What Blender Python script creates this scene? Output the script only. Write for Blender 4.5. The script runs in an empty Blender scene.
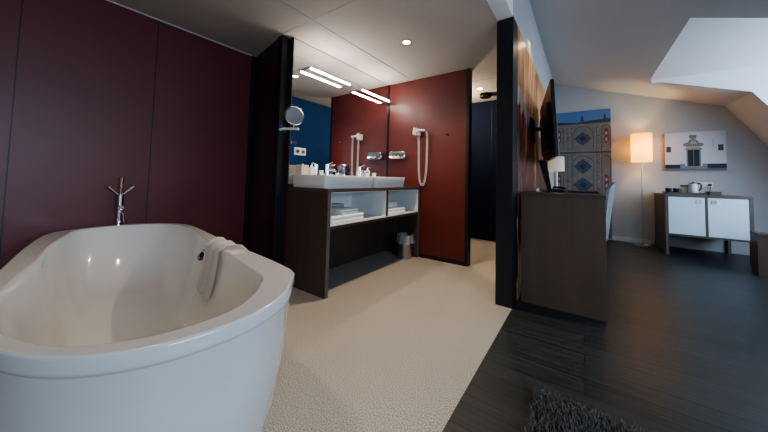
import bpy, bmesh, math, random
from mathutils import Vector, Matrix
random.seed(7)
sc = bpy.context.scene
COL = sc.collection
PI = math.pi

# ------------------------------------------------------------------ materials
def lin(c):
    return tuple(((v/255)/12.92 if v/255 <= .04045 else ((v/255+.055)/1.055)**2.4) for v in c)
def newmat(name):
    m = bpy.data.materials.new(name); m.use_nodes = True
    return m, m.node_tree.nodes, m.node_tree.links, m.node_tree.nodes['Principled BSDF']
def pm(name, col, rough=.5, metal=0, spec=.5, emit=None, es=0, noise=0, nscale=20, bump=0, bscale=80, coat=0, trans=0, alpha=1, stretch=(1,1,1), sheen=0):
    m, n, l, b = newmat(name)
    b.inputs['Base Color'].default_value = (*col, 1)
    b.inputs['Roughness'].default_value = rough
    b.inputs['Metallic'].default_value = metal
    b.inputs['Specular IOR Level'].default_value = spec
    b.inputs['Coat Weight'].default_value = coat
    b.inputs['Coat Roughness'].default_value = .05
    b.inputs['Transmission Weight'].default_value = trans
    b.inputs['Alpha'].default_value = alpha
    b.inputs['Sheen Weight'].default_value = sheen
    if emit:
        b.inputs['Emission Color'].default_value = (*emit, 1); b.inputs['Emission Strength'].default_value = es
    tc = n.new('ShaderNodeTexCoord'); mp = n.new('ShaderNodeMapping')
    mp.inputs['Scale'].default_value = stretch
    l.new(tc.outputs['Object'], mp.inputs['Vector'])
    if noise:
        t = n.new('ShaderNodeTexNoise'); t.inputs['Scale'].default_value = nscale; t.inputs['Detail'].default_value = 4
        l.new(mp.outputs[0], t.inputs['Vector'])
        mx = n.new('ShaderNodeMixRGB'); mx.inputs[1].default_value = (*[c*(1-noise) for c in col], 1)
        mx.inputs[2].default_value = (*[min(1, c*(1+noise)) for c in col], 1)
        l.new(t.outputs['Fac'], mx.inputs[0]); l.new(mx.outputs[0], b.inputs['Base Color'])
    if bump:
        t = n.new('ShaderNodeTexNoise'); t.inputs['Scale'].default_value = bscale; t.inputs['Detail'].default_value = 3
        l.new(mp.outputs[0], t.inputs['Vector'])
        bp = n.new('ShaderNodeBump'); bp.inputs['Strength'].default_value = bump; bp.inputs['Distance'].default_value = .01
        l.new(t.outputs['Fac'], bp.inputs['Height']); l.new(bp.outputs[0], b.inputs['Normal'])
    return m

M = {}
M['maroon'] = pm('maroon_panel', (.125, .028, .036), .42, noise=.12, nscale=3, bump=.02, bscale=300)
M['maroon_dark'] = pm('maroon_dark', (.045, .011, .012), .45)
M['oxblood'] = pm('oxblood_panel', (.115, .019, .015), .45, noise=.1, nscale=3)
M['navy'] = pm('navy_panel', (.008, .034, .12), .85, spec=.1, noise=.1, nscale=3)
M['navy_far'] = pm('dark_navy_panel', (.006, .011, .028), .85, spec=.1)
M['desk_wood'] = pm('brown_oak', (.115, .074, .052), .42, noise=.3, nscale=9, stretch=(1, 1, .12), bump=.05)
M['black'] = pm('black_profile', (.008, .009, .011), .45)
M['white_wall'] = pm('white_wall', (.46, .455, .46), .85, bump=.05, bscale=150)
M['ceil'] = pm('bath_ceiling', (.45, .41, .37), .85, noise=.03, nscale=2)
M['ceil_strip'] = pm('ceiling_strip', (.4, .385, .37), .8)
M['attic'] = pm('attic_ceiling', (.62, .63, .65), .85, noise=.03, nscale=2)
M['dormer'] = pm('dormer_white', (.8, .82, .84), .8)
M['base'] = pm('baseboard_white', (.6, .6, .6), .5)
M['tub'] = pm('acrylic_white', (.66, .655, .65), .12, coat=.5)
M['ceramic'] = pm('white_ceramic', (.78, .77, .75), .15, coat=.4)
M['chrome'] = pm('chrome', (.8, .8, .82), .08, metal=1)
M['steel'] = pm('brushed_steel', (.45, .45, .46), .28, metal=1)
M['dsteel'] = pm('dark_steel', (.1, .1, .11), .3, metal=1)
M['mirror'] = pm('mirror_glass', (.9, .92, .92), .0, metal=1)
M['towel'] = pm('white_towel', (.88, .87, .85), .95, bump=.2, bscale=500, sheen=.3)
M['gtowel'] = pm('grey_towel', (.45, .46, .47), .95, bump=.5, bscale=500)
M['wplastic'] = pm('white_plastic', (.75, .74, .7), .35)
M['cream'] = pm('cream_card', (.6, .55, .43), .6)
M['shelf_white'] = pm('shelf_white', (.74, .75, .75), .4)
M['door_white'] = pm('cabinet_door_white', (.72, .84, .92), .3)
M['wood'] = pm('dark_oak', (.062, .043, .033), .42, noise=.35, nscale=9, stretch=(1, 1, .12), bump=.05)
M['wood_edge'] = pm('oak_edge', (.11, .095, .085), .45, noise=.2, nscale=12)
M['wood_h'] = pm('dark_oak_top', (.085, .06, .045), .4, noise=.35, nscale=9, stretch=(.12, 1, 1))
M['blackpl'] = pm('black_plastic', (.01, .01, .011), .35)
M['screen'] = pm('black_screen', (.006, .006, .008), .08)
M['shell'] = pm('white_shell', (.6, .64, .68), .35)
M['tube'] = pm('lamp_tube', (1, 1, 1), .4, emit=(1, .93, .85), es=60)
M['spot'] = pm('downlight_glow', (1, 1, 1), .4, emit=(1, .85, .65), es=25)
M['leather'] = pm('dark_red_leather', (.03, .006, .007), .4)
M['cable'] = pm('pale_cable', (.5, .48, .42), .5)
M['cover'] = pm('clear_liner', (.42, .4, .38), .3, alpha=.55)
M['glass'] = pm('window_glass', (.9, .95, 1), .02, trans=1)

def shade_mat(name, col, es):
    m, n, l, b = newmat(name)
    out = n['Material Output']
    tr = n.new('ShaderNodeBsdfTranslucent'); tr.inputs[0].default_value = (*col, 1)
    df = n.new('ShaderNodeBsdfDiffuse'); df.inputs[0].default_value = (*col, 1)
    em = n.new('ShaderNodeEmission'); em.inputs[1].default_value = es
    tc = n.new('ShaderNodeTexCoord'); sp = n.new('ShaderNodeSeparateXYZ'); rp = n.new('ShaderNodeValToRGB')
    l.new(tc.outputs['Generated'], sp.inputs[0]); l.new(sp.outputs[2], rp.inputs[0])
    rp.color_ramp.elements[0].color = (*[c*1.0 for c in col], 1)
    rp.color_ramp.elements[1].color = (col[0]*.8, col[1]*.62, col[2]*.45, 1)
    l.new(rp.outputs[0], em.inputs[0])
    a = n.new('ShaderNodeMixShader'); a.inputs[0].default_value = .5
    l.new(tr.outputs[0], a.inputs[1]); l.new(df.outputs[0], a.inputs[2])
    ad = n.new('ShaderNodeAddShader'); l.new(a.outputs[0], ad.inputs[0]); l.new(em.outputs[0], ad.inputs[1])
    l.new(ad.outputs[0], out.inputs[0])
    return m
M['shade'] = shade_mat('lit_shade', (.85, .64, .2), .6)
M['shade_white'] = shade_mat('white_shade', (.8, .78, .7), .12)  # faint self-glow put into the shade, no bulb inside

def terrazzo():
    m, n, l, b = newmat('terrazzo')
    tc = n.new('ShaderNodeTexCoord')
    v = n.new('ShaderNodeTexNoise'); v.inputs['Scale'].default_value = 190; v.inputs['Detail'].default_value = 3; v.inputs['Roughness'].default_value = .7
    l.new(tc.outputs['Object'], v.inputs['Vector'])
    r = n.new('ShaderNodeValToRGB'); r.color_ramp.elements[0].position = .38; r.color_ramp.elements[0].color = (.15, .13, .11, 1)
    r.color_ramp.elements[1].position = .62; r.color_ramp.elements[1].color = (.64, .575, .49, 1)
    e = r.color_ramp.elements.new(.5); e.color = (.41, .37, .32, 1)
    l.new(v.outputs['Fac'], r.inputs[0]); l.new(r.outputs[0], b.inputs['Base Color'])
    b.inputs['Roughness'].default_value = .55
    return m
M['terrazzo'] = terrazzo()

def planks():
    m, n, l, b = newmat('dark_planks')
    tc = n.new('ShaderNodeTexCoord')
    bk = n.new('ShaderNodeTexBrick'); bk.offset = .37
    bk.inputs['Scale'].default_value = 1; bk.inputs['Brick Width'].default_value = 1.4; bk.inputs['Row Height'].default_value = .125
    bk.inputs['Mortar Size'].default_value = .0022; bk.inputs['Bias'].default_value = 0
    bk.inputs['Color1'].default_value = (.032, .036, .038, 1); bk.inputs['Color2'].default_value = (.019, .022, .024, 1)
    bk.inputs['Mortar'].default_value = (.004, .004, .005, 1)
    l.new(tc.outputs['Object'], bk.inputs['Vector'])
    mp = n.new('ShaderNodeMapping'); mp.inputs['Scale'].default_value = (1.2, 26, 1)
    l.new(tc.outputs['Object'], mp.inputs['Vector'])
    ns = n.new('ShaderNodeTexNoise'); ns.inputs['Scale'].default_value = 2.2; ns.inputs['Detail'].default_value = 6
    l.new(mp.outputs[0], ns.inputs['Vector'])
    mx = n.new('ShaderNodeMixRGB'); mx.blend_type = 'MULTIPLY'; mx.inputs[0].default_value = .8
    cr = n.new('ShaderNodeValToRGB'); cr.color_ramp.elements[0].position = .3; cr.color_ramp.elements[0].color = (.45, .45, .45, 1)
    cr.color_ramp.elements[1].position = .7; cr.color_ramp.elements[1].color = (1.5, 1.5, 1.5, 1)
    l.new(ns.outputs['Fac'], cr.inputs[0]); l.new(bk.outputs['Color'], mx.inputs[1]); l.new(cr.outputs[0], mx.inputs[2])
    l.new(mx.outputs[0], b.inputs['Base Color'])
    b.inputs['Specular IOR Level'].default_value = .5
    rr = n.new('ShaderNodeMapRange'); rr.inputs['To Min'].default_value = .3; rr.inputs['To Max'].default_value = .48
    l.new(ns.outputs['Fac'], rr.inputs[0]); l.new(rr.outputs[0], b.inputs['Roughness'])
    bp = n.new('ShaderNodeBump'); bp.inputs['Strength'].default_value = .35; bp.inputs['Distance'].default_value = .004
    l.new(ns.outputs['Fac'], bp.inputs['Height']); l.new(bp.outputs[0], b.inputs['Normal'])
    return m
M['planks'] = planks()

def mural():
    """printed draped-cloth wall mural: streaks by y, bands by z"""
    m, n, l, b = newmat('draped_cloth_print')
    tc = n.new('ShaderNodeTexCoord'); sp = n.new('ShaderNodeSeparateXYZ'); l.new(tc.outputs['Object'], sp.inputs[0])
    mp = n.new('ShaderNodeMapping'); mp.inputs['Scale'].default_value = (1, 3.2, .28); mp.inputs['Rotation'].default_value = (.05, 0, 0)
    l.new(tc.outputs['Object'], mp.inputs['Vector'])
    ns = n.new('ShaderNodeTexNoise'); ns.inputs['Scale'].default_value = 2.6; ns.inputs['Detail'].default_value = 3; ns.inputs['Distortion'].default_value = .6
    l.new(mp.outputs[0], ns.inputs['Vector'])
    up = n.new('ShaderNodeValToRGB'); lo = n.new('ShaderNodeValToRGB')
    def ramp(r, st):
        r.color_ramp.elements[0].position, r.color_ramp.elements[0].color = st[0][0], (*lin(st[0][1]), 1)
        r.color_ramp.elements[1].position, r.color_ramp.elements[1].color = st[-1][0], (*lin(st[-1][1]), 1)
        for p, c in st[1:-1]:
            e = r.color_ramp.elements.new(p); e.color = (*lin(c), 1)
    ramp(up, [(.3, (110, 70, 50)), (.42, (185, 125, 80)), (.5, (225, 175, 120)), (.58, (140, 90, 60)), (.68, (215, 160, 110))])
    ramp(lo, [(.33, (15, 10, 12)), (.42, (120, 50, 32)), (.46, (30, 18, 22)), (.51, (140, 95, 90)), (.56, (60, 32, 45)), (.62, (25, 18, 20)), (.66, (215, 165, 75)), (.7, (30, 20, 20))])
    l.new(ns.outputs['Fac'], up.inputs[0]); l.new(ns.outputs['Fac'], lo.inputs[0])
    f = n.new('ShaderNodeMapRange'); f.inputs['From Min'].default_value = 1.68; f.inputs['From Max'].default_value = 1.78
    l.new(sp.outputs[2], f.inputs[0])
    mx = n.new('ShaderNodeMixRGB'); l.new(f.outputs[0], mx.inputs[0]); l.new(lo.outputs[0], mx.inputs[1]); l.new(up.outputs[0], mx.inputs[2])
    # silver fold band around z 1.72
    cmp_ = n.new('ShaderNodeMath'); cmp_.operation = 'COMPARE'; cmp_.inputs[1].default_value = 1.7; cmp_.inputs[2].default_value = .07
    wv = n.new('ShaderNodeMath'); wv.operation = 'MULTIPLY_ADD'; wv.inputs[1].default_value = .5
    l.new(ns.outputs['Fac'], wv.inputs[0]); sub = n.new('ShaderNodeMath'); sub.operation = 'SUBTRACT'; sub.inputs[1].default_value = .25
    l.new(sp.outputs[2], sub.inputs[0]); l.new(sub.outputs[0], wv.inputs[2]); l.new(wv.outputs[0], cmp_.inputs[0])
    m2 = n.new('ShaderNodeMixRGB'); m2.inputs[2].default_value = (*lin((150, 135, 130)), 1)
    l.new(cmp_.outputs[0], m2.inputs[0]); l.new(mx.outputs[0], m2.inputs[1])
    l.new(m2.outputs[0], b.inputs['Base Color'])
    l.new(m2.outputs[0], b.inputs['Emission Color']); b.inputs['Emission Strength'].default_value = .08  # print colours also emit faintly, a glow added to the mural
    b.inputs['Roughness'].default_value = .35
    return m
M['mural'] = mural()

def flat(name, rgb, rough=.6, noise=0, ns=20):
    return pm(name, lin(rgb), rough, noise=noise, nscale=ns)
P = {
 'sky': flat('print_sky', (82, 120, 165)), 'stone_m': flat('print_mid_stone', (98, 92, 88)), 'blue_d': flat('print_deep_blue', (38, 46, 62)), 'stone': flat('print_stone', (116, 110, 106), noise=.35, ns=14), 'stone_l': flat('print_pale_stone', (122, 115, 109), noise=.15, ns=14),
 'stone_d': flat('print_shadow', (62, 58, 58)), 'blue': flat('print_blue_panel', (62, 74, 92), noise=.3, ns=30), 'red': flat('print_red', (120, 52, 54)),
 'white': flat('print_white', (160, 152, 148)), 'facade': flat('print_white_facade', (200, 204, 212), noise=.03, ns=6), 'dark': flat('print_dark', (28, 31, 38)),
 'grey': flat('print_grey', (120, 124, 130)), 'foot': flat('print_pavement', (92, 102, 116)), 'orn': flat('print_ornament', (120, 118, 112), noise=.4, ns=60),
 'canvas': flat('canvas_edge', (170, 130, 100)),
}

# ------------------------------------------------------------------ mesh builder
class MB:
    def __init__(s): s.bm = bmesh.new(); s.mats = []
    def mi(s, m):
        if m not in s.mats: s.mats.append(m)
        return s.mats.index(m)
    def _fin(s, fs, m, smooth=False):
        i = s.mi(m)
        for f in fs: f.material_index = i; f.smooth = smooth
    def box(s, x0, x1, y0, y1, z0, z1, m, bev=0, mat=None):
        r = bmesh.ops.create_cube(s.bm, size=1)
        vs = r['verts']
        for v in vs: v.co = Vector(((x0+x1)/2 + v.co.x*(x1-x0), (y0+y1)/2 + v.co.y*(y1-y0), (z0+z1)/2 + v.co.z*(z1-z0)))
        fs = set(f for v in vs for f in v.link_faces)
        if bev:
            es = set(e for v in vs for e in v.link_edges)
            rr = bmesh.ops.bevel(s.bm, geom=list(es), offset=bev, segments=3, profile=.5, affect='EDGES')
            fs = set(rr['faces']) | set(f for v in rr['verts'] for f in v.link_faces)
            vs = rr['verts']
        s._fin(fs, m)
        if mat is not None:
            vv = set(v for f in fs for v in f.verts)
            for v in vv: v.co = mat @ v.co
        return s
    def poly(s, pts, m):
        vs = [s.bm.verts.new(p) for p in pts]; f = s.bm.faces.new(vs); s._fin([f], m); return s
    def lathe(s, prof, c, m, seg=32, axis='Z', smooth=True, mat=None, sx=1, sy=1):
        rings = []
        for r, z in prof:
            ring = []
            if r < 1e-6: ring = [s.bm.verts.new((0, 0, z))]
            else:
                for k in range(seg):
                    a = 2*PI*k/seg; ring.append(s.bm.verts.new((r*math.cos(a)*sx, r*math.sin(a)*sy, z)))
            rings.append(ring)
        fs = []
        for a, b in zip(rings, rings[1:]):
            for k in range(seg):
                k2 = (k+1) % seg
                if len(a) == 1 and len(b) == 1: continue
                if len(a) == 1: fs.append(s.bm.faces.new((a[0], b[k2], b[k])) if True else 0)
                elif len(b) == 1: fs.append(s.bm.faces.new((a[k], a[k2], b[0])))
                else: fs.append(s.bm.faces.new((a[k], a[k2], b[k2], b[k])))
        rot = Matrix.Identity(4)
        if axis == 'X': rot = Matrix.Rotation(PI/2, 4, 'Y')
        if axis == 'Y': rot = Matrix.Rotation(-PI/2, 4, 'X')
        T = Matrix.Translation(c) @ (mat if mat is not None else rot)
        for ring in rings:
            for v in ring: v.co = T @ v.co
        s._fin(fs, m, smooth); return s
    def cyl(s, c, r, h, m, axis='Z', seg=24, mat=None, r2=None):
        r2 = r if r2 is None else r2
        b = min(r, h)*.06
        return s.lathe([(0, 0), (r-b, 0), (r, b), (r2, h-b), (r2-b, h), (0, h)], c, m, seg, axis, True, mat)
    def tube(s, pts, r, m, seg=8, closed=False):
        pts = [Vector(p) for p in pts]; n = len(pts); rings = []
        up = None
        for i, p in enumerate(pts):
            t = (pts[(i+1) % n]-pts[i-1]) if closed else (pts[min(i+1, n-1)]-pts[max(i-1, 0)])
            t.normalize()
            if up is None:
                up = Vector((0, 0, 1)) if abs(t.z) < .9 else Vector((1, 0, 0))
            a = up - t*up.dot(t)
            if a.length < 1e-5: a = t.orthogonal()
            a.normalize(); b = t.cross(a); up = a
            rr = r[i] if isinstance(r, (list, tuple)) else r
            rings.append([s.bm.verts.new(p + (a*math.cos(2*PI*k/seg) + b*math.sin(2*PI*k/seg))*rr) for k in range(seg)])
        fs = []
        rng = range(n) if closed else range(n-1)
        for i in rng:
            A, B = rings[i], rings[(i+1) % n]
            for k in range(seg): fs.append(s.bm.faces.new((A[k], A[(k+1) % seg], B[(k+1) % seg], B[k])))
        if not closed:
            fs.append(s.bm.faces.new(rings[0][::-1])); fs.append(s.bm.faces.new(rings[-1]))
        s._fin(fs, m, True); return s
    def loops(s, loops, m, cap0=True, cap1=True):
        """loops: list of closed point lists of the same length"""
        R = [[s.bm.verts.new(p) for p in lp] for lp in loops]; fs = []
        n = len(R[0])
        for a, b in zip(R, R[1:]):
            for k in range(n): fs.append(s.bm.faces.new((a[k], a[(k+1) % n], b[(k+1) % n], b[k])))
        if cap0: fs.append(s.bm.faces.new(R[0][::-1]))
        if cap1: fs.append(s.bm.faces.new(R[-1]))
        s._fin(fs, m, True); return s
    def grid(s, G, m, thick=0):
        """G: rows of points; open sheet"""
        R = [[s.bm.verts.new(p) for p in row] for row in G]; fs = []
        for a, b in zip(R, R[1:]):
            for k in range(len(a)-1): fs.append(s.bm.faces.new((a[k], a[k+1], b[k+1], b[k])))
        s._fin(fs, m, True)
        if thick:
            bmesh.ops.solidify(s.bm, geom=fs, thickness=thick)
        return s
    def build(s, name, parent=None, label=None, kind=None, cat=None, group=None, sharp=True):
        bmesh.ops.recalc_face_normals(s.bm, faces=s.bm.faces)
        if sharp:
            for e in s.bm.edges:
                if len(e.link_faces) == 2 and e.calc_face_angle(0) > .7: e.smooth = False
        me = bpy.data.meshes.new(name)
        o = bpy.data.objects.new(name, me); COL.objects.link(o)
        if parent is not None:
            off = world_loc(parent)
            bmesh.ops.translate(s.bm, verts=s.bm.verts, vec=-off)
            o.parent = parent
        s.bm.to_mesh(me); s.bm.free()
        for m in s.mats: me.materials.append(m)
        if label: o['label'] = label
        if kind: o['kind'] = kind
        if cat: o['category'] = cat
        if group: o['group'] = group
        return o
def world_loc(o):
    v = Vector((0, 0, 0))
    while o is not None: v += o.location; o = o.parent
    return v
def thing(name, loc, label, cat, group=None):
    o = bpy.data.objects.new(name, None); COL.objects.link(o); o.location = loc; o.empty_display_size = .1
    o['label'] = label; o['category'] = cat
    if group: o['group'] = group
    return o
def S(mb, name): return mb.build(name, kind='structure')
def dup_tree(o, delta, label, parent=None):
    c = o.copy(); COL.objects.link(c)
    if parent is None: c.location = o.location + Vector(delta); c['label'] = label
    else: c.parent = parent
    for ch in list(o.children): dup_tree(ch, (0, 0, 0), None, c)
    return c

# ------------------------------------------------------------------ dimensions
CZ = 2.357
LX = -3.1            # left wall
MX = -2.33           # mirror wall face
DX0, DX1 = -.593, -.473   # divider
YB = 6.30            # back wall
zs = lambda x: 2.838 - .3245*x     # gentle roof slope
KX = 1.83; KZ = zs(KX)
st = lambda x: KZ - 1.6*(x-KX)     # steep slope
RX = 3.0
YN = -2.4
DA, DB = 3.57, 5.48  # dormer near / far cheek
DXE = .84            # dormer ceiling edge

# ------------------------------------------------------------------ shell
f = MB(); f.box(LX-.1, DX1, YN, 4.72, -.1, 0, M['terrazzo']); fo = S(f, 'floor')
f = MB(); f.box(DX1, 3.4, YN, YB+.1, -.1, 0, M['planks']); S(f, 'floor')
f = MB(); f.box(LX-.1, LX, YN, 1.7, 0, CZ, M['maroon'])
# panel joints as narrow recess-coloured strips set into the wall
for y in (.062, .765): f.box(LX-.001, LX+.0012, y-.003, y+.003, 0, CZ, M['black'])
S(f, 'wall_left')
f = MB(); f.box(LX, LX+.014, YN, 1.58, CZ-.008, CZ-.0005, M['base']); S(f, 'trim_1')
f = MB(); f.box(LX, LX+.012, 1.585, 1.634, 0, CZ-.001, M['black']); S(f, 'trim_2')
# return wall
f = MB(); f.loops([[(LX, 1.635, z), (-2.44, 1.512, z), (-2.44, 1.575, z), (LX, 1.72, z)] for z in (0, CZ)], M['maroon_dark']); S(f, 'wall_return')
f = MB(); f.box(-2.45, -2.378, 1.498, 1.584, 0, CZ-.001, M['black'], .003); S(f, 'trim_3')
# mirror wall behind vanity
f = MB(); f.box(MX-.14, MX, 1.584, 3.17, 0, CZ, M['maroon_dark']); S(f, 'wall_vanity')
# end panel
f = MB(); f.box(MX-.14, -1.165, 3.17, 3.25, .0, CZ, M['oxblood']); S(f, 'wall_end')
f = MB(); f.box(-1.165, -1.123, 3.16, 3.26, 0, CZ-.001, M['black'], .003); S(f, 'trim_4')
f = MB(); f.box(-2.3, -1.165, 3.158, 3.17, 0, .045, M['black']); S(f, 'baseboard_end')
f = MB(); f.box(-2.329, -2.312, 3.156, 3.17, .93, CZ-.001, M['black']); S(f, 'trim_5')
# corridor
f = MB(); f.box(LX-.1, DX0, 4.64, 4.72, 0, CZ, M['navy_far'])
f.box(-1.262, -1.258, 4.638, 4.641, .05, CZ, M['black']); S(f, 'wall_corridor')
f = MB(); f.box(LX, DX0, 4.625, 4.64, 0, .022, M['ceil']); S(f, 'baseboard_corridor')
f = MB(); f.box(LX-.1, LX, 1.72, 4.72, 0, CZ, M['navy']); S(f, 'wall_corridor_left')
# ceiling of the bathroom
f = MB(); f.box(LX-.1, DX0, YN, 4.72, CZ, CZ+.08, M['ceil']); S(f, 'ceiling')
f = MB()
f.box(-1.985, -1.925, YN, 3.165, CZ-.004, CZ+.001, M['ceil_strip'])
f.box(-2.37, -1.985, 1.485, 1.53, CZ-.003, CZ+.001, M['ceil_strip'])
f.box(-1.925, DX0, 1.485, 1.497, CZ-.002, CZ+.001, M['ceil_strip'])
f.box(LX, DX0, 3.62, 3.632, CZ-.002, CZ+.001, M['ceil_strip'])
S(f, 'trim_6')
# header above the divider line, in front of the post, and divider wall
f = MB(); f.box(DX0, DX1, YN, 2.356, CZ+.01, 3.0, M['dormer']); S(f, 'wall_header')
f = MB(); f.box(DX0, DX1, 2.365, YB, 0, 3.0, M['white_wall']); S(f, 'wall_divider')
f = MB(); f.box(DX0-.006, DX0, 2.365, 4.64, 0, CZ, M['navy']); S(f, 'wall_divider_lining')
f = MB(); f.box(DX0-.008, DX1+.004, 2.352, 2.53, 0, CZ+.02, M['black'], .003); S(f, 'trim_7')
# back wall of bedroom (follows the roof)
f = MB()
prof = [(DX1, 0), (RX+.1, 0), (RX+.1, max(st(RX+.1), .2)), (KX, KZ), (DX1, zs(DX1))]
f.poly([(x, YB, z) for x, z in prof], M['white_wall']); S(f, 'wall_back')
f = MB(); f.box(DX1, .96, YB-.015, YB, 0, .07, M['base'], .003); S(f, 'baseboard_back')
# attic ceiling with dormer opening
A = M['attic']
f = MB()
def slope_quad(x0, x1, y0, y1, fn): f.poly([(x0, y0, fn(x0)), (x1, y0, fn(x1)), (x1, y1, fn(x1)), (x0, y1, fn(x0))], A)
slope_quad(DX1, DXE, YN, YB, zs)
slope_quad(DXE, KX, YN, DA, zs); slope_quad(DXE, KX, DB, YB, zs)
S(f, 'ceiling_attic')
f = MB()
RW0, RW1 = -1.2, .9      # roof window further along, out of frame
slope_quad(KX, RX, DB, YB, st); slope_quad(KX, RX, RW1, DA, st); slope_quad(KX, RX, YN, RW0, st)
slope_quad(KX, 2.0, RW0, RW1, st); slope_quad(2.75, RX, RW0, RW1, st)
S(f, 'ceiling_slope')
f = MB(); f.box(RX, RX+.1, YN, YB, 0, .5, M['white_wall']); S(f, 'wall_right')
# dormer: ceiling, cheeks, front wall with window
dz = zs(DXE)
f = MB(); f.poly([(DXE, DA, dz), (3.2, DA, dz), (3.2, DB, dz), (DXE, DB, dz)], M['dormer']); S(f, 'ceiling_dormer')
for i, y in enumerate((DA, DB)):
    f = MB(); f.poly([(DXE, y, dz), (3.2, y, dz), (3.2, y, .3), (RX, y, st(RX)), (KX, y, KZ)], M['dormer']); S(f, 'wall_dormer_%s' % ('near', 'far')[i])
f = MB(); f.box(DXE+.02, 3.2, DB-.012, DB, dz-.045, dz-.001, M['dormer']); S(f, 'trim_8')
f = MB()
f.box(3.2, 3.3, DA, DB, 0, .9, M['white_wall']); f.box(3.2, 3.3, DA, DB, 2.35, 2.7, M['white_wall'])
S(f, 'wall_dormer_front')
f = MB()
for a, b, c, d in ((DA, DA+.06, .9, 2.35), (DB-.06, DB, .9, 2.35), (DA, DB, .9, .96), (DA, DB, 2.29, 2.35), (4.49, 4.55, .9, 2.35)):
    f.box(3.2, 3.26, a, b, c, d, M['base'])
S(f, 'window_1')
f = MB()
for (x0, x1, y0, y1) in ((1.98, 2.77, RW0, RW0+.06), (1.98, 2.77, RW1-.06, RW1), (1.98, 2.04, RW0, RW1), (2.71, 2.77, RW0, RW1)):
    f.poly([(x0, y0, st(x0)-.02), (x1, y0, st(x1)-.02), (x1, y1, st(x1)-.02), (x0, y1, st(x0)-.02)], M['base'])
S(f, 'window_2')
f = MB(); f.poly([(LX, YN, 0), (RX+.1, YN, 0), (RX+.1, YN, .2), (KX, YN, KZ), (DX1, YN, zs(DX1)), (LX, YN, zs(DX1))], M['white_wall']); S(f, 'wall_behind')

# ------------------------------------------------------------------ bathtub
def catmull(P, n=12):
    out = []; N = len(P)
    for i in range(N):
        p0, p1, p2, p3 = [Vector(P[(i+k-1) % N]) for k in range(4)]
        for k in range(n):
            t = k/n
            out.append(.5*((2*p1)+(-p0+p2)*t+(2*p0-5*p1+4*p2-p3)*t*t+(-p0+3*p1-3*p2+p3)*t**3))
    return out
TC = Vector((-1.85, .42))
OUT = [(-2.80, .21), (-2.93, .30), (-2.985, .5), (-2.95, .68), (-2.82, .83), (-2.62, .905), (-2.3, .885), (-1.81, .825), (-1.337, .787), (-1.12, .762), (-1.02, .742), (-.97, .705), (-.86, .60), (-.795, .46), (-.80, .314), (-.845, .2), (-.934, .104), (-1.067, .033), (-1.3, -.03), (-1.6, -.02), (-1.979, .045), (-2.415, .12)]
INN = [(-2.70, .285), (-2.87, .34), (-2.925, .49), (-2.88, .66), (-2.72, .82), (-2.45, .86), (-2.1, .80), (-1.475, .700), (-1.16, .648), (-1.065, .632), (-1.02, .600), (-.933, .525), (-.868, .41), (-.885, .25), (-.985, .12), (-1.14, .05), (-1.3, .02), (-1.6, .04), (-2.015, .13), (-2.4, .2)]
def radial(P, n):
    C = catmull([Vector(p) for p in P]); N = len(C); out = []
    for k in range(n):
        a = 2*PI*k/n; d = Vector((math.cos(a), math.sin(a))); best = 0
        for i in range(N):
            p, q = C[i]-TC, C[(i+1) % N]-TC
            e = q-p; den = d.x*e.y-d.y*e.x
            if abs(den) < 1e-9: continue
            t = (p.x*e.y-p.y*e.x)/den; u = (p.x*d.y-p.y*d.x)/den
            if t > 0 and -1e-6 <= u <= 1+1e-6: best = max(best, t)
        out.append(best)
    return out
NT = 160
RO, RI = radial(OUT, NT), radial(INN, NT)
TZ = .60
def ring(R, z, sc_=1, off=0, lift=None):
    return [(TC.x + math.cos(2*PI*k/NT)*(R[k]*sc_+off), TC.y + math.sin(2*PI*k/NT)*(R[k]*sc_+off), z) for k in range(NT)]
bath = thing('bathtub', (TC.x, TC.y, 0), 'large white acrylic freestanding bathtub with a rounded end in the foreground', 'bathtub')
o = MB()
o.loops([ring(RO, 0, .87), ring(RO, .01, .88), ring(RO, .08, .905), ring(RO, .18, .935), ring(RO, .3, .96), ring(RO, .42, .975), ring(RO, .545, .985), ring(RO, .552, 1, -.012),
         ring(RO, .556, 1, -.002), ring(RO, .565, 1, 0), ring(RO, .593, 1, 0), ring(RO, .5985, 1, -.0025), ring(RO, TZ, 1, -.007), ring(RO, TZ, 1, -.011), ring(RI, TZ, 1, .008), ring(RI, TZ, 1, .004), ring(RI, .5985, 1, 0), ring(RI, .593, 1, -.003),
         ring(RI, .55, .985), ring(RI, .45, .95), ring(RI, .36, .90), ring(RI, .28, .84), ring(RI, .22, .78), ring(RI, .18, .70), ring(RI, .165, .64), ring(RI, .158, .5), ring(RI, .155, .25), ring(RI, .155, .03)],
        M['tub'])
o.build('basin', bath, sharp=False)
INPROF = [(.597, 1, .004), (.585, 1, -.004), (.55, .985, 0), (.45, .95, 0), (.36, .90, 0), (.28, .84, 0), (.22, .78, 0)]
def rad_at(R, ang):
    k = (ang % (2*PI))/(2*PI)*NT; i = int(k) % NT; t = k-int(k)
    return R[i]*(1-t)+R[(i+1) % NT]*t
def inner_pt(ang, z, off=0):
    for (z0, s0, o0), (z1, s1, o1) in zip(INPROF, INPROF[1:]):
        if z1 <= z <= z0:
            t = (z0-z)/(z0-z1); r = rad_at(RI, ang)*(s0+(s1-s0)*t)+o0+(o1-o0)*t-off
            return Vector((TC.x+math.cos(ang)*r, TC.y+math.sin(ang)*r, z))
def ang_of(x, y): return math.atan2(y-TC.y, x-TC.x)
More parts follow.
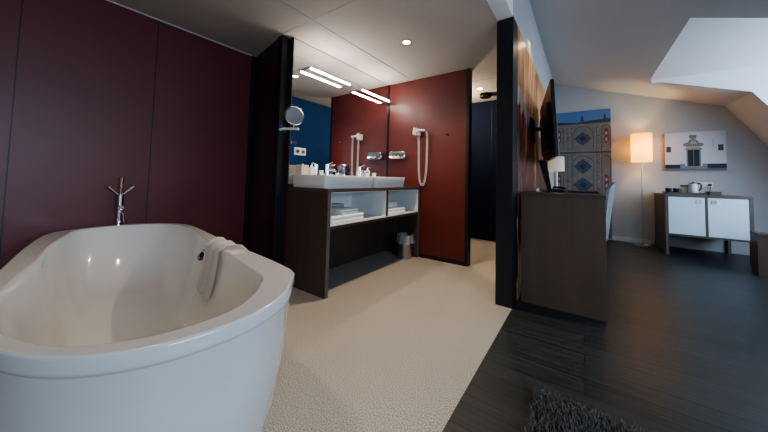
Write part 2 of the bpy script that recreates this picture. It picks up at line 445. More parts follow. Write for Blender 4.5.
# overflow
ao = ang_of(-1.97, .80)
p = inner_pt(ao, .5); nrm = Vector((-math.cos(ao), -math.sin(ao), .25)).normalized()
rm = nrm.to_track_quat('Z', 'Y').to_matrix().to_4x4()
o = MB(); o.lathe([(0, .0), (.03, 0), (.034, .006), (.03, .014), (.022, .012), (.02, .008), (0, .008)], p, M['chrome'], 24, mat=rm)
ov = o.build('overflow', bath, label='chrome overflow rosette')
o = MB(); o.lathe([(0, .009), (.019, .009), (.019, .0105), (0, .0105)], p, M['blackpl'], 20, mat=rm)
o.build('overflow_slot', ov, label='black overflow opening')
# drain
o = MB(); o.cyl((TC.x, TC.y, .155), .035, .008, M['chrome']); o.build('drain', bath, label='chrome drain plug')

# towel over the rim
o = MB(); G = []
a0, a1 = ang_of(-1.84, .83), ang_of(-1.53, .80)
path = []
for z in (.535, .56, .588): path.append(('o', z))
path += [('t', .15), ('t', .5), ('t', .85)]
for z in (.59, .57, .53, .48, .43, .38, .34): path.append(('i', z))
NC = 22
for c in range(NC):
    u = c/(NC-1); row = []
    for j, (k, v) in enumerate(path):
        inw = max(0, j-5)/7
        ang = a0+(a1-a0)*u + inw*.06*(1-2*u)*1.0 + inw*.05
        fold = .004*math.sin(u*13+j*.35)+.005*math.sin(u*29+1+j*.1)*inw
        if k == 'o': r = rad_at(RO, ang)+.014+fold; z = v; pt = (TC.x+math.cos(ang)*r, TC.y+math.sin(ang)*r, z)
        elif k == 't':
            ro, ri = rad_at(RO, ang), rad_at(RI, ang); r = ro+(ri-ro)*v; pt = (TC.x+math.cos(ang)*r, TC.y+math.sin(ang)*r, TZ+.014+fold+.008*math.sin(v*PI))
        else: pt = inner_pt(ang, v, .02+fold)
        row.append(Vector(pt))
    G.append(row)
o.grid(G, M['towel'], .012)
tw = o.build('towel', None, 'white cloth draped over the bathtub rim and hanging down inside', cat='towel')
for pl in tw.data.polygons: pl.use_smooth = True

# bath mixer behind the far rim
fx, fy = -3.035, .585
mx = thing('bath_mixer', (fx, fy, 0), 'chrome standing bath mixer with three spoke handles against maroon wall behind tub', 'faucet')
o = MB(); o.cyl((fx, fy, 0), .04, .012, M['chrome']); o.cyl((fx, fy, .01), .016, .75, M['chrome']); o.cyl((fx, fy, .68), .022, .15, M['steel']); o.build('body', mx)
for dy, dzz, nm in ((0, .155, 0), (-.075, .085, 1), (.075, .085, 2)):
    o = MB(); p0 = Vector((fx, fy, .815)); p1 = p0+Vector((.02, dy, dzz)); pm_ = p0.lerp(p1, .45)
    o.tube([p0, pm_], .007, M['chrome'], 10); o.tube([pm_, p0.lerp(p1, .5), p0.lerp(p1, .98), p1], [.008, .0125, .0125, .009], M['chrome'], 14)
    o.build('handle', mx)
o = MB(); o.tube([(fx+.01, fy, .735), (fx+.05, fy, .735), (fx+.07, fy-.003, .73)], [.014, .014, .018], M['chrome'], 16); o.lathe([(.019, 0), (.019, .014), (.013, .014), (.012, 0)], (fx+.065, fy-.003, .731), M['chrome'], 20, 'X'); o.build('spout', mx)
o = MB(); o.tube([(fx+.02, fy+.012, .70), (fx+.03, fy+.02, .66), (fx+.03, fy+.03, .60), (fx+.02, fy+.036, .5), (fx+.01, fy+.04, .25), (fx, fy+.03, .02)], .006, M['chrome'], 8); o.build('hose', mx)

# ------------------------------------------------------------------ vanity
VX0, VX1, VY0, VY1 = MX+.002, -1.77, 1.59, 3.155
van = thing('vanity_unit', ((VX0+VX1)/2, (VY0+VY1)/2, 0), 'dark brown wood double vanity unit with two open white niches below the basins', 'vanity')
W, WE = M['wood'], M['wood_edge']
o = MB(); o.box(VX0, VX1-.002, VY0, VY0+.035, 0, .875, W); o.box(VX1-.002, VX1, VY0, VY0+.035, 0, .875, WE); o.build('side_panel', van)
o = MB(); o.box(VX0, VX1-.002, VY1-.035, VY1, 0, .875, W); o.box(VX1-.002, VX1, VY1-.035, VY1, 0, .875, WE); o.build('side_panel', van)
o = MB(); o.box(VX0, VX1+.004, VY0-.004, VY1, .875, .905, M['wood_h'], .002); o.build('countertop', van)
o = MB(); o.box(VX0+.03, VX1-.005, VY0+.035, VY1-.035, .56, .585, W); o.box(VX0+.03, VX1-.004, VY0+.035, VY1-.035, .585, .597, M['shelf_white']); o.build('shelf', van)
o = MB(); o.box(VX0+.03, VX1-.006, 2.42, 2.432, .597, .875, M['shelf_white']); o.box(VX0+.03, VX1-.006, 2.441, 2.453, .597, .875, M['shelf_white']); o.box(VX0+.03, VX1-.003, 2.432, 2.441, .597, .875, W)
o.box(VX1-.006, VX1-.002, 2.42, 2.453, .597, .875, W); o.build('divider_panel', van)
o = MB(); o.box(VX0+.03, VX0+.04, VY0+.035, VY1-.035, .597, .875, M['shelf_white'])
o.box(VX0+.03, VX1-.006, VY0+.035, VY0+.043, .597, .875, M['shelf_white']); o.box(VX0+.03, VX1-.006, VY1-.043, VY1-.035, .597, .875, M['shelf_white']); o.box(VX0+.03, VX1-.006, VY0+.035, VY1-.035, .868, .8748, M['shelf_white']); o.build('niche_lining', van, label='white lining of the niches')
o = MB(); o.box(VX0, VX0+.02, VY0+.035, VY1-.035, 0, .56, W); o.build('back_panel', van)

def sink(y0, y1, label):
    t = thing('vessel_sink', ((MX-1.82)/2, (y0+y1)/2, .905), label, 'sink', 'vessel basins on the vanity top')
    x0, x1 = MX+.035, -1.805
    def rr(x0, x1, y0, y1, r, z, n=6):
        pts = []
        for cx, cy, a in ((x1-r, y1-r, 0), (x0+r, y1-r, PI/2), (x0+r, y0+r, PI), (x1-r, y0+r, 1.5*PI)):
            for k in range(n+1): pts.append((cx+r*math.cos(a+PI/2*k/n), cy+r*math.sin(a+PI/2*k/n), z))
        return pts
    o = MB()
    L = []
    for ins, z in ((.018, .905), (.014, .912), (.004, 1.0), (.0, 1.018), (.002, 1.022)): L.append(rr(x0+ins*.3, x1-ins, y0+ins, y1-ins, .03, z))
    b0 = .11   # back ledge
    for ins, z in ((.012, 1.022), (.02, 1.012), (.04, .96), (.07, .935)): L.append(rr(x0+b0+ins, x1-ins, y0+ins, y1-ins, .04, z))
    o.loops(L, M['ceramic']); o.build('basin', t)
    o = MB(); o.cyl(((x0+x1)/2+.04, (y0+y1)/2, .935), .025, .004, M['chrome']); o.build('drain', t, label='chrome drain')
    return t
sink(1.592, 2.255, 'white rectangular vessel basin on the near half of the vanity top')
sink(2.262, 2.86, 'white rectangular vessel basin on the far half, next to the oxblood wall')

def tap(y, label):
    x = MX+.095; z = 1.022
    t = thing('basin_tap', (x, y, z), label, 'faucet', 'taps on the two basins')
    o = MB(); o.cyl((x, y, z), .024, .006, M['chrome']); o.cyl((x, y, z), .019, .10, M['chrome']); o.build('body', t)
    o = MB(); o.tube([(x, y, z+.065), (x+.06, y, z+.062), (x+.115, y, z+.05), (x+.12, y, z+.038)], [.014, .013, .011, .009], M['chrome'], 12); o.build('spout', t)
    o = MB(); o.cyl((x, y, z+.10), .02, .018, M['chrome']); o.tube([(x, y, z+.115), (x+.05, y, z+.135), (x+.075, y, z+.138)], [.008, .007, .006], M['chrome'], 10); o.build('lever', t)
    return t
tap(1.99, 'chrome lever tap on the near basin between the pump bottle and the chrome box')
tap(2.50, 'chrome lever tap on the far basin')
def bottle(y, label, x=MX+.075, s=1):
    z = 1.022
    t = thing('soap_dispenser', (x, y, z), label, 'dispenser', 'white pump bottles on the basins')
    o = MB(); o.lathe([(0, 0), (.03*s, 0), (.032*s, .004), (.032*s, .06), (.026*s, .075), (.012, .082), (.012, .088), (0, .088)], (x, y, z), M['wplastic'], 24); o.build('bottle', t)
    o = MB(); o.cyl((x, y, z+.088), .01, .012, M['chrome']); o.cyl((x, y, z+.1), .004, .012, M['chrome']); o.tube([(x, y, z+.114), (x+.03, y+.012, z+.114), (x+.038, y+.015, z+.108)], .005, M['chrome'], 8); o.build('pump', t, label='chrome pump')
bottle(1.80, 'white soap pump bottle left of the near tap')
bottle(2.66, 'white soap pump bottle right of the far tap')
def cup(x, y, label, r=.022, h=.05):
    z = 1.022
    o = MB(); o.lathe([(0, 0), (r*.85, 0), (r, h), (r-.003, h), (r*.8, .005), (0, .005)], (x, y, z), M['wplastic'], 20); o.build('cup', None, label, cat='cup')
cup(MX+.1, 1.90, 'small white cup between the near pump bottle and near tap')
cup(MX+.12, 2.10, 'tiny low white dish right of the near tap', .02, .025)
cup(MX+.1, 2.76, 'small white cup at far end of the far basin', .028, .05)
# cream tissue carton
o = MB(); o.box(MX+.045, MX+.135, 1.635, 1.715, 1.022, 1.115, M['cream'], .004)
o.build('carton', None, 'cream coloured small carton at left end of the near basin', cat='box')
# chrome tissue box
t = thing('tissue_box', (MX+.09, 2.23, 1.022), 'rounded chrome tissue box cover standing between the two taps', 'tissue box')
o = MB(); x0, x1, y0, y1 = MX+.04, MX+.16, 2.165, 2.295
L = []
for ins, z in ((.0, 1.022), (0, 1.03), (.006, 1.13), (.015, 1.148), (.03, 1.155)):
    pts = []; r = .03
    for cx, cy, a in ((x1-r-ins, y1-r-ins, 0), (x0+r+ins, y1-r-ins, PI/2), (x0+r+ins, y0+r+ins, PI), (x1-r-ins, y0+r+ins, 1.5*PI)):
        for k in range(6): pts.append((cx+r*math.cos(a+PI/2*k/5), cy+r*math.sin(a+PI/2*k/5), z))
    L.append(pts)
o.loops(L, M['chrome']); o.build('cover', t)
o = MB(); o.lathe([(.03, 0), (.034, .002), (.03, .004)], (x1, 2.23, 1.09), M['dsteel'], 20, 'X'); o.box(x1-.002, x1+.0015, 2.205, 2.255, 1.075, 1.1, M['blackpl']); o.build('opening', t, label='dark tissue opening')

# mirror
mir = thing('wall_mirror', (MX, 2.38, .93), 'frameless mirror covering the wall above the vanity up to the ceiling', 'mirror')
o = MB(); o.box(MX+.001, MX+.006, 1.59, 3.155, .93, CZ-.006, M['mirror']); o.build('glass', mir)
o = MB(); o.box(MX+.001, MX+.008, 1.586, 1.59, .93, CZ-.006, M['steel']); o.build('edge_strip', mir, label='bright metal edge')

# light bars on the mirror
def bar(y0, y1, z, label):
    xm = MX+.085
    t = thing('mirror_light', (MX+.006, (y0+y1)/2, z), label, 'wall lamp', 'light bars on the mirror')
    o = MB(); o.cyl((xm, y0, z), .013, .03, M['chrome'], 'Y'); o.build('end_cap', t, label='chrome end cap')
    o = MB(); o.cyl((xm, y1-.02, z), .013, .02, M['chrome'], 'Y'); o.build('end_cap', t, label='chrome end cap')
    o = MB(); o.cyl((xm, y0+.03, z), .009, y1-y0-.05, M['tube'], 'Y'); o.build('tube', t, label='glowing lamp tube')
    o = MB(); o.box(MX+.006, xm, y0+.006, y0+.022, z-.008, z+.008, M['chrome']); o.build('bracket', t); o = MB(); o.box(MX+.006, xm, y1-.018, y1-.004, z-.008, z+.008, M['chrome']); o.build('bracket', t)
bar(1.695, 2.30, 2.085, 'glowing tubular light bar on the near half of the mirror')
bar(2.46, 3.08, 2.085, 'glowing tubular light bar on the far half of the mirror')

# magnifying mirror on the post
t = thing('magnifying_mirror', (-2.378, 1.535, 1.455), 'round chrome magnifying mirror on a swing arm mounted to the black post', 'mirror')
o = MB(); o.cyl((-2.378, 1.535, 1.455), .04, .012, M['chrome'], 'X'); o.build('wall_plate', t)
o = MB(); o.tube([(-2.37, 1.535, 1.455), (-2.27, 1.55, 1.447), (-2.17, 1.565, 1.44)], .012, M['wplastic'], 12); o.tube([(-2.25, 1.56, 1.448), (-2.235, 1.558, 1.47), (-2.225, 1.555, 1.495)], .005, M['chrome'], 8); o.build('arm', t)
nr = Vector((.96, -.28, 0)).normalized(); rm = nr.to_track_quat('Z', 'Y').to_matrix().to_4x4(); c = Vector((-2.215, 1.55, 1.565))
o = MB(); o.lathe([(.082, -.006), (.089, 0), (.082, .006), (.077, .003), (.077, -.003), (.082, -.006)], c, M['chrome'], 40, mat=rm); rg = o.build('ring', t)
o = MB(); o.lathe([(0, -.003), (.078, -.003), (.078, .003), (0, .003)], c, M['mirror'], 40, mat=rm); o.build('glass', rg)

# outlets on mirror
t = thing('wall_socket', (MX+.006, 1.705, 1.25), 'white double socket plate in the mirror left of the basin tap', 'socket')
o = MB(); o.box(MX+.005, MX+.013, 1.64, 1.77, 1.215, 1.288, M['wplastic'], .003); o.build('plate', t)
for y in (1.673, 1.737): o = MB(); o.lathe([(.02, .0), (.02, .002), (.017, .002), (.015, -.0), (0, 0)], (MX+.0131, y, 1.251), M['steel'], 20, 'X'); o.build('outlet', t)
o = MB(); o.box(MX+.005, MX+.012, 1.6, 1.655, 1.318, 1.345, M['steel'], .002); o.build('shaver_switch', None, 'small grey switch plate in the mirror above the white double socket', cat='switch')

# towels in the niches
def folded(name, x0, x1, y0, y1, z0, z1, m, label, n=3):
    o = MB()
    h = (z1-z0)/n
    for k in range(n):
        j = .006*random.uniform(-1, 1)
        o.box(x0+j, x1+j, y0+j, y1-j, z0+k*h, z0+(k+1)*h-.0015, m, min(h*.42, .014))
    ob = o.build(name, None, label, cat='towel', group='towels in the vanity niches')
    for p_ in ob.data.polygons: p_.use_smooth = True
    return ob
folded('towel', -2.1, -1.79, 1.665, 2.08, .598, .665, M['towel'], 'large folded white towel at bottom of the left vanity niche', 2)
folded('towel', -2.08, -1.98, 1.68, 2.0, .667, .745, M['gtowel'], 'folded greyish towel lying at the back of the left niche stack', 3)
folded('towel', -1.965, -1.81, 1.80, 2.02, .667, .712, M['towel'], 'smaller folded white towel on top in the left vanity niche', 2)
folded('towel', -2.08, -1.80, 2.49, 2.86, .598, .665, M['towel'], 'folded white towel at bottom of the right vanity niche', 2)
def roll(c, r, L, m, label):
    o = MB(); pts = []
    o.lathe([(0, 0), (r*.8, .0), (r, .015), (r, L-.015), (r*.8, L), (0, L)], c, m, 24, 'Y')
    sp_ = []
    for k in range(60):
        a = k/60*4*PI; rr_ = r*(.15+.75*k/60); sp_.append((c[0]+rr_*math.cos(a), c[1]-.001, c[2]+rr_*math.sin(a)))
    o.tube(sp_, .0035, m, 6)
    ob = o.build('rolled_towel', None, label, cat='towel', group='towels in the vanity niches')
roll((-1.88, 2.50, .700), .033, .26, M['towel'], 'white rolled towel on top in the right vanity niche')

# bin
bx, by = -1.905, 3.03
t = thing('waste_bin', (bx, by, 0), 'small round steel waste bin with plastic liner under the vanity', 'bin')
o = MB(); o.lathe([(0, .0), (.088, 0), (.09, .004), (.098, .28), (.1, .285), (.097, .283), (.088, .01), (0, .01)], (bx, by, 0), M['steel'], 36); o.build('body', t)
o = MB()
def lin_ring(r, z, amp, ph): return [(bx+(r+amp*math.sin(k*1.9+ph))*math.cos(2*PI*k/36), by+(r+amp*math.sin(k*1.9+ph))*math.sin(2*PI*k/36), z+amp*.6*math.sin(k*2.7)) for k in range(36)]
o.loops([lin_ring(.085, .2, 0, 0), lin_ring(.094, .292, .002, 0), lin_ring(.104, .296, .004, 1), lin_ring(.112, .24, .006, 1), lin_ring(.118, .19, .01, 2)], M['cover'], False, False); o.build('liner', t, label='crumpled translucent liner')

# hair dryer
hx, hz = -1.755, 1.64
t = thing('hair_dryer', (hx, 3.17, hz), 'white wall hair dryer with coiled cord on the oxblood wall', 'hair dryer')
o = MB(); o.box(hx-.10, hx-.02, 3.105, 3.17, hz-.06, hz+.03, M['wplastic'], .012); o.build('holder', t)
o = MB(); o.lathe([(0, 0), (.022, 0), (.028, .01), (.03, .05), (.026, .085), (.018, .09), (0, .09)], (hx-.075, 3.09, hz-.055), M['wplastic'], 20, mat=Matrix.Rotation(.08, 4, 'Y'))
o.cyl((hx-.075, 3.09, hz+.035), .022, .012, M['steel']); o.build('body', t)
o = MB(); o.tube([(hx-.07, 3.09, hz), (hx, 3.09, hz+.002), (hx+.06, 3.09, hz-.003), (hx+.075, 3.09, hz-.008)], [.02, .016, .015, .01], M['wplastic'], 14); o.build('handle', t)
def coil(pts, r, wire, turns):
    P_ = []; N = len(pts)
    # arc-length sample
    V_ = [Vector(p) for p in pts]; ls = [0]
    for a, b in zip(V_, V_[1:]): ls.append(ls[-1]+(b-a).length)
    n = turns*7
    for k in range(n+1):
        s_ = ls[-1]*k/n; i = 0
        while i < N-2 and ls[i+1] < s_: i += 1
        u = (s_-ls[i])/(ls[i+1]-ls[i]); p = V_[i].lerp(V_[i+1], u); tn = (V_[i+1]-V_[i]).normalized()
        a = Vector((0, 1, 0)); b = tn.cross(a).normalized(); th = 2*PI*turns*k/n
        P_.append(p+(a*math.cos(th)+b*math.sin(th))*r)
    return P_
y = 3.135
loop = [(hx+.075, y, hz-.01), (hx+.085, y, hz-.05), (hx+.088, y, hz-.2), (hx+.085, y, hz-.4), (hx+.078, y, hz-.54), (hx+.062, y, hz-.64), (hx+.04, y, hz-.70), (hx+.02, y, hz-.71), (hx-.002, y, hz-.69), (hx-.02, y, hz-.62), (hx-.03, y, hz-.5), (hx-.034, y, hz-.3), (hx-.036, y, hz-.14), (hx-.04, y, hz-.06)]
o = MB(); o.tube(coil(loop, .0135, 0, 46), .0045, M['wplastic'], 6); o.build('coiled_cord', t)

# chrome tissue dispenser on the end wall
t = thing('towel_dispenser', (-2.125, 3.17, 1.33), 'oval chrome paper dispenser with a white tissue on the wall beside the mirror', 'dispenser')
o = MB()
L = []
for (yy, s_) in ((3.17, .93), (3.165, 1), (3.115, 1), (3.105, .95), (3.1, .85)):
    pts = []
    w, h, r = .135*s_, .055*s_, .035*s_
    for cx, cz, a in ((w-r, h-r, 0), (-w+r, h-r, PI/2), (-w+r, -h+r, PI), (w-r, -h+r, 1.5*PI)):
        for k in range(7): pts.append((-2.125+cx+r*math.cos(a+PI/2*k/6), yy, 1.33+cz+r*math.sin(a+PI/2*k/6)))
    L.append(pts)
o.loops(L, M['chrome']); o.build('casing', t)
o = MB(); o.box(-2.19, -2.06, 3.097, 3.101, 1.318, 1.332, M['blackpl'], .001); o.build('slot', t, label='dark slot')
o = MB()
G = [[(-2.175+.10*u, 3.099-.025*v-.006*math.sin(u*9), 1.325-.03*v+.004*math.sin(u*14+v*3)) for v in (0, .3, .6, 1)] for u in [k/9 for k in range(10)]]
o.grid(G, M['towel'], .0015); o.build('tissue', t, label='white tissue tongue')
# wall hook
t = thing('wall_hook', (-1.40, 3.17, 1.57), 'small chrome hook on the oxblood wall right of the hair dryer', 'hook')
o = MB(); o.cyl((-1.40, 3.156, 1.57), .014, .014, M['dsteel'], 'Y'); o.tube([(-1.4, 3.16, 1.57), (-1.4, 3.125, 1.57), (-1.4, 3.115, 1.58)], .005, M['steel'], 8); o.build('peg', t)

# ceiling fittings
def down(x, y, label):
    t = thing('downlight', (x, y, CZ), label, 'ceiling light', 'recessed downlights')
    o = MB(); o.lathe([(.034, 0), (.045, 0), (.047, -.004), (.036, -.006), (.034, -.002)], (x, y, CZ), M['ceil'], 28); o.build('ring', t)
    o = MB(); o.lathe([(0, -.003), (.034, -.003), (.034, -.001), (0, -.001)], (x, y, CZ), M['spot'], 28); o.build('lens', t, label='glowing lens')
down(-1.439, 2.234, 'small glowing downlight in the bathroom ceiling in front of vanity')
down(-1.6, .2, 'downlight in the bathroom ceiling above the bathtub')
down(-1.246, 3.953, 'small glowing downlight in the corridor ceiling near dark fitting')
t = thing('ceiling_vent', (-1.25, 4.24, CZ), 'dark round two-tier fitting on the corridor ceiling', 'vent')
o = MB(); o.lathe([(0, 0), (.085, 0), (.09, -.006), (.08, -.014), (0, -.016)], (-1.25, 4.24, CZ), M['blackpl'], 32); o.build('upper_disc', t)
o = MB(); o.cyl((-1.25, 4.24, CZ-.05), .012, .04, M['chrome']); o.build('stem', t, label='shiny stem')
o = MB(); o.lathe([(0, -.04), (.08, -.04), (.088, -.048), (.08, -.058), (0, -.06)], (-1.25, 4.24, CZ), M['blackpl'], 32); o.build('lower_disc', t)

# ------------------------------------------------------------------ divider side: mural, tv, desk
o = MB(); o.box(DX1, DX1+.006, 2.535, 5.2, .01, CZ+.01, M['mural'])
o.build('wall_mural', None, 'tall printed mural of orange and brown draped cloth on the divider wall behind television', cat='mural')
# tv: near edge stands out, far edge close to wall
near = Vector((-.205, 2.76, 1.58)); far = Vector((-.42, 3.9, 1.58))
ax = (far-near); ln = Vector((ax.x, ax.y, 0)).length; ax.normalize()
th = math.atan2(ax.y, ax.x)
tv = thing('television', ((near.x+far.x)/2, (near.y+far.y)/2, 1.58), 'flat black television angled out from the mural wall, seen edge-on', 'television')
rotm = Matrix.Translation((near+far)/2) @ Matrix.Rotation(th, 4, 'Z') @ Matrix.Rotation(-.055, 4, 'X')
# local: x along screen, y is toward the wall (left), -y toward room
o = MB(); o.box(-ln/2, ln/2, -.016, .016, -.345, .345, M['blackpl'], .004, rotm)
o.box(-ln/2+.15, ln/2-.15, .014, .04, -.26, .18, M['blackpl'], .008, rotm); o.build('housing', tv)
o = MB(); o.box(-ln/2+.015, ln/2-.015, -.0175, -.0155, -.33, .33, M['screen'], 0, rotm); o.build('screen', tv)
o = MB(); o.box(-ln/2-.0006, -ln/2+.003, -.017, -.013, -.34, .34, M['steel'], 0, rotm); o.build('bezel_edge', tv, label='thin bright bezel edge')
o = MB(); mid = (near+far)/2
o.box(DX1+.006, DX1+.02, 3.2, 3.5, 1.45, 1.7, M['blackpl'], .003)
o.tube([(DX1+.015, 3.35, 1.58), (DX1+.06, 3.3, 1.58), (mid.x-.03, mid.y, 1.58)], .02, M['blackpl'], 10); o.build('wall_bracket', tv)
# desk
DKX0, DKX1, DKY0, DKY1, DKZ = -.452, .138, 2.55, 4.3, .912
dk = thing('desk', ((DKX0+DKX1)/2, (DKY0+DKY1)/2, 0), 'long dark wood writing desk whose solid end panel faces the bathroom', 'desk')
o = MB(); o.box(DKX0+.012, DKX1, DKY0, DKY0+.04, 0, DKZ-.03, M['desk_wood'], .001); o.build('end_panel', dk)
o = MB(); o.box(DKX0+.012, DKX1, DKY1-.04, DKY1, 0, DKZ-.03, M['wood'], .001); o.build('end_panel', dk)
o = MB(); o.box(DKX0, DKX1+.004, DKY0, DKY1, DKZ-.03, DKZ, M['wood_h'], .002); o.build('desktop', dk)
o = MB(); o.box(DKX0+.02, DKX0+.04, DKY0+.04, DKY1-.04, .45, DKZ-.03, M['wood']); o.build('modesty_panel', dk)
# table lamp
lx, ly = -.24, 3.4
t = thing('table_lamp', (lx, ly, DKZ), 'small table lamp with white drum shade on the desk, unlit, its shade given a faint glow', 'lamp')
o = MB(); o.lathe([(0, 0), (.06, 0), (.062, .006), (.055, .012), (0, .014)], (lx, ly, DKZ), M['steel'], 28); o.build('base', t)
o = MB(); o.cyl((lx, ly, DKZ+.012), .016, .25, M['shelf_white']); o.build('stem', t)
o = MB(); o.lathe([(.078, .20), (.076, .20), (.074, .355), (.076, .355), (.078, .2)], (lx, ly, DKZ+.012), M['shade_white'], 40); o.build('lamp_shade', t)
# phone
px_, py_ = -.20, 3.14
t = thing('telephone', (px_, py_, DKZ), 'black desk telephone in front of the table lamp', 'telephone')
o = MB(); o.box(px_-.055, px_+.055, py_-.1, py_+.08, DKZ, DKZ+.03, M['blackpl'], .008); o.build('base', t)
o = MB(); o.tube([(px_-.045, py_, DKZ+.03), (px_-.04, py_, DKZ+.045), (px_+.04, py_, DKZ+.042), (px_+.058, py_, DKZ+.028)], [.013, .011, .011, .013], M['blackpl'], 12); o.build('handset', t)
# desk folder
t = thing('desk_folder', (.02, 3.2, DKZ), 'flat dark red leather folder lying on the desk near chair', 'folder')
o = MB(); o.box(-.12, .115, 3.05, 3.35, DKZ, DKZ+.006, M['leather'], .002); o.build('back_cover', t); 
o = MB(); o.box(-.12, .115, 3.05, 3.35, DKZ+.007, DKZ+.014, M['leather'], .002); o.build('front_cover', t)
# slanted stand
t = thing('display_stand', (-.29, 2.98, DKZ), 'black slanted stand on the desk beneath television', 'stand')
o = MB(); a_, b_ = Vector((-.262, 2.98, DKZ+.004)), Vector((-.33, 3.02, 1.22))
o.loops([[(p_.x-w, p_.y-.012, p_.z), (p_.x+w, p_.y-.012, p_.z), (p_.x+w, p_.y+.012, p_.z), (p_.x-w, p_.y+.012, p_.z)] for p_, w in ((a_, .018), (a_.lerp(b_, .5), .025), (b_, .035))], M['blackpl']); o.build('column', t)
o = MB(); o.box(-.32, -.23, 2.9, 3.06, DKZ, DKZ+.008, M['blackpl'], .003); o.build('foot', t)
t = thing('espresso_cup', (-.36, 2.9, DKZ), 'tiny white cup on a saucer at wall side of the desk', 'cup')
o = MB(); o.lathe([(0, 0), (.03, 0), (.038, .006), (.03, .004), (0, .003)], (-.36, 2.9, DKZ), M['wplastic'], 24); o.build('saucer', t)
o = MB(); o.lathe([(0, .004), (.014, .004), (.02, .032), (.018, .032), (.012, .007), (0, .007)], (-.36, 2.9, DKZ), M['wplastic'], 20); o.build('cup_bowl', t)

# chair behind desk
ch = thing('desk_chair', (.06, 3.25, 0), 'pale shell chair tucked at the desk, only its back edge showing past the end panel', 'chair')
o = MB()
G = []
for i in range(15):
    u = i/14; row = []
    for j in range(15):
        v = (j/14-.5)*2
        if u < .45:   # seat from front to back
            s_ = u/.45; x = -.26+.42*s_; z = .46-.02*s_+.04*abs(v)**2.5
        elif u < .6:
            s_ = (u-.45)/.15; a = s_*PI/2*.9; x = .16+.06*math.sin(a)*.9; z = .44+.07*(1-math.cos(a))+.04*abs(v)**2.5*(1-s_)
        else:
            s_ = (u-.6)/.4; x = .213+.055*s_ ; z = .505+.485*s_
        w = .23*(1-.12*max(0, u-.8)*5)
        curve = -.05*abs(v)**2*(1 if u > .5 else u*.4)
        if u > .9: z -= .05*abs(v)**3*(u-.9)*10
        row.append(Vector((x-.02+curve, 3.25+v*w, z*1.03)))
    G.append(row)
o.grid(G, M['shell'], .012); sh = o.build('seat_shell', ch, sharp=False)
for sx_, sy_ in ((-1, -1), (-1, 1), (1, -1), (1, 1)):
    o = MB(); o.tube([(-.06+sx_*.08, 3.25+sy_*.1, .44), (-.06+sx_*.16, 3.25+sy_*.2, 0.0)], [.014, .01], M['steel'], 10); o.build('leg', ch)

# ------------------------------------------------------------------ back wall things
def panel_quad(o, x0, x1, z0, z1, y, m): o.poly([(x0, y, z0), (x1, y, z0), (x1, y, z1), (x0, y, z1)], m)
def pg(o, pts, y, m): o.poly([(x, y, z) for x, z in pts], m)
# tall poster
px0, px1, pz0, pz1 = -.44, .425, .02, 2.385
t = thing('facade_poster', ((px0+px1)/2, YB, pz0), 'tall poster of an old stone facade with blue lozenge panels under blue sky', 'poster')
o = MB(); Y0 = YB-.025
o.box(px0, px1, Y0, YB-.001, pz0, pz1, P['stone'])
y1 = Y0-.0008
panel_quad(o, px0, px1, 2.14, pz1, y1, P['sky'])
pg(o, [(px0, 2.12), (px0, 2.2), (-.1, 2.16), (.0, 2.18), (px1, 2.21), (px1, 2.13)], y1-.0004, P['stone_d'])
panel_quad(o, px0, px1, 2.08, 2.135, y1-.0008, P['stone_l'])
# finials
for fx_ in (-.01, .34):
    pg(o, [(fx_-.03, 2.19), (fx_+.03, 2.19), (fx_+.012, 2.24), (fx_+.02, 2.26), (fx_, 2.3), (fx_-.02, 2.26), (fx_-.012, 2.24)], y1-.001, P['stone_d'])
def arch(cx, z0, w, h, m, y):
    pts = [(cx-w, z0), (cx+w, z0)]
    for k in range(9): a = PI*k/8; pts.append((cx+w*math.cos(a), z0+h-w+w*math.sin(a)))
    pg(o, pts, y, m)
rnd = random.Random(3)
for z in [.1+.075*k for k in range(27)]:   # masonry courses and blocks
    panel_quad(o, px0, px1, z, z+.004, y1-.0002, P['stone_d'])
    xx = px0+rnd.uniform(.02, .1)
    while xx < px1-.1:
        if rnd.random() < .3: panel_quad(o, xx, xx+rnd.uniform(.04, .1), z+.006, z+.07, y1-.0003, rnd.choice([P['stone_l'], P['grey'], P['stone_m']]))
        xx += .1
for cx, w in ((-.375, .055), (0.0, .16), (.35, .06)):
    for z0, h in ((1.66, .42), (.55, .97)):
        arch(cx, z0, w+.022, h+.03, P['stone_l'], y1-.001); arch(cx, z0, w+.008, h+.012, P['stone_d'], y1-.0014); arch(cx, z0, w, h, P['stone'], y1-.0018)
for xx in (-.27, -.2, .2, .27):
    panel_quad(o, xx-.012, xx+.012, .1, 2.08, y1-.0005, P['stone_l']); panel_quad(o, xx+.012, xx+.018, .1, 2.08, y1-.0005, P['stone_d'])
panel_quad(o, px0, px1, 1.575, 1.60, y1-.002, P['stone_d']); panel_quad(o, px0, px1, 1.60, 1.62, y1-.002, P['stone_l'])
def loz(cx, cz, w, h):
    for q_, mm, dd in ((1.14, P['stone_d'], .003), (1, P['blue'], .0034), (.5, P['blue_d'], .0038)):
        pts = []
        for k in range(24):
            a = 2*PI*k/24; q = (abs(math.cos(a))+abs(math.sin(a)))**-.8*(1+.05*math.cos(8*a))*q_
            pts.append((cx+w*q*math.cos(a), cz+h*q*math.sin(a)))
        pg(o, pts, y1-dd, mm)
loz(0, 1.85, .12, .11); loz(0, 1.32, .125, .12); loz(0, .97, .135, .12); loz(0, .45, .125, .12)
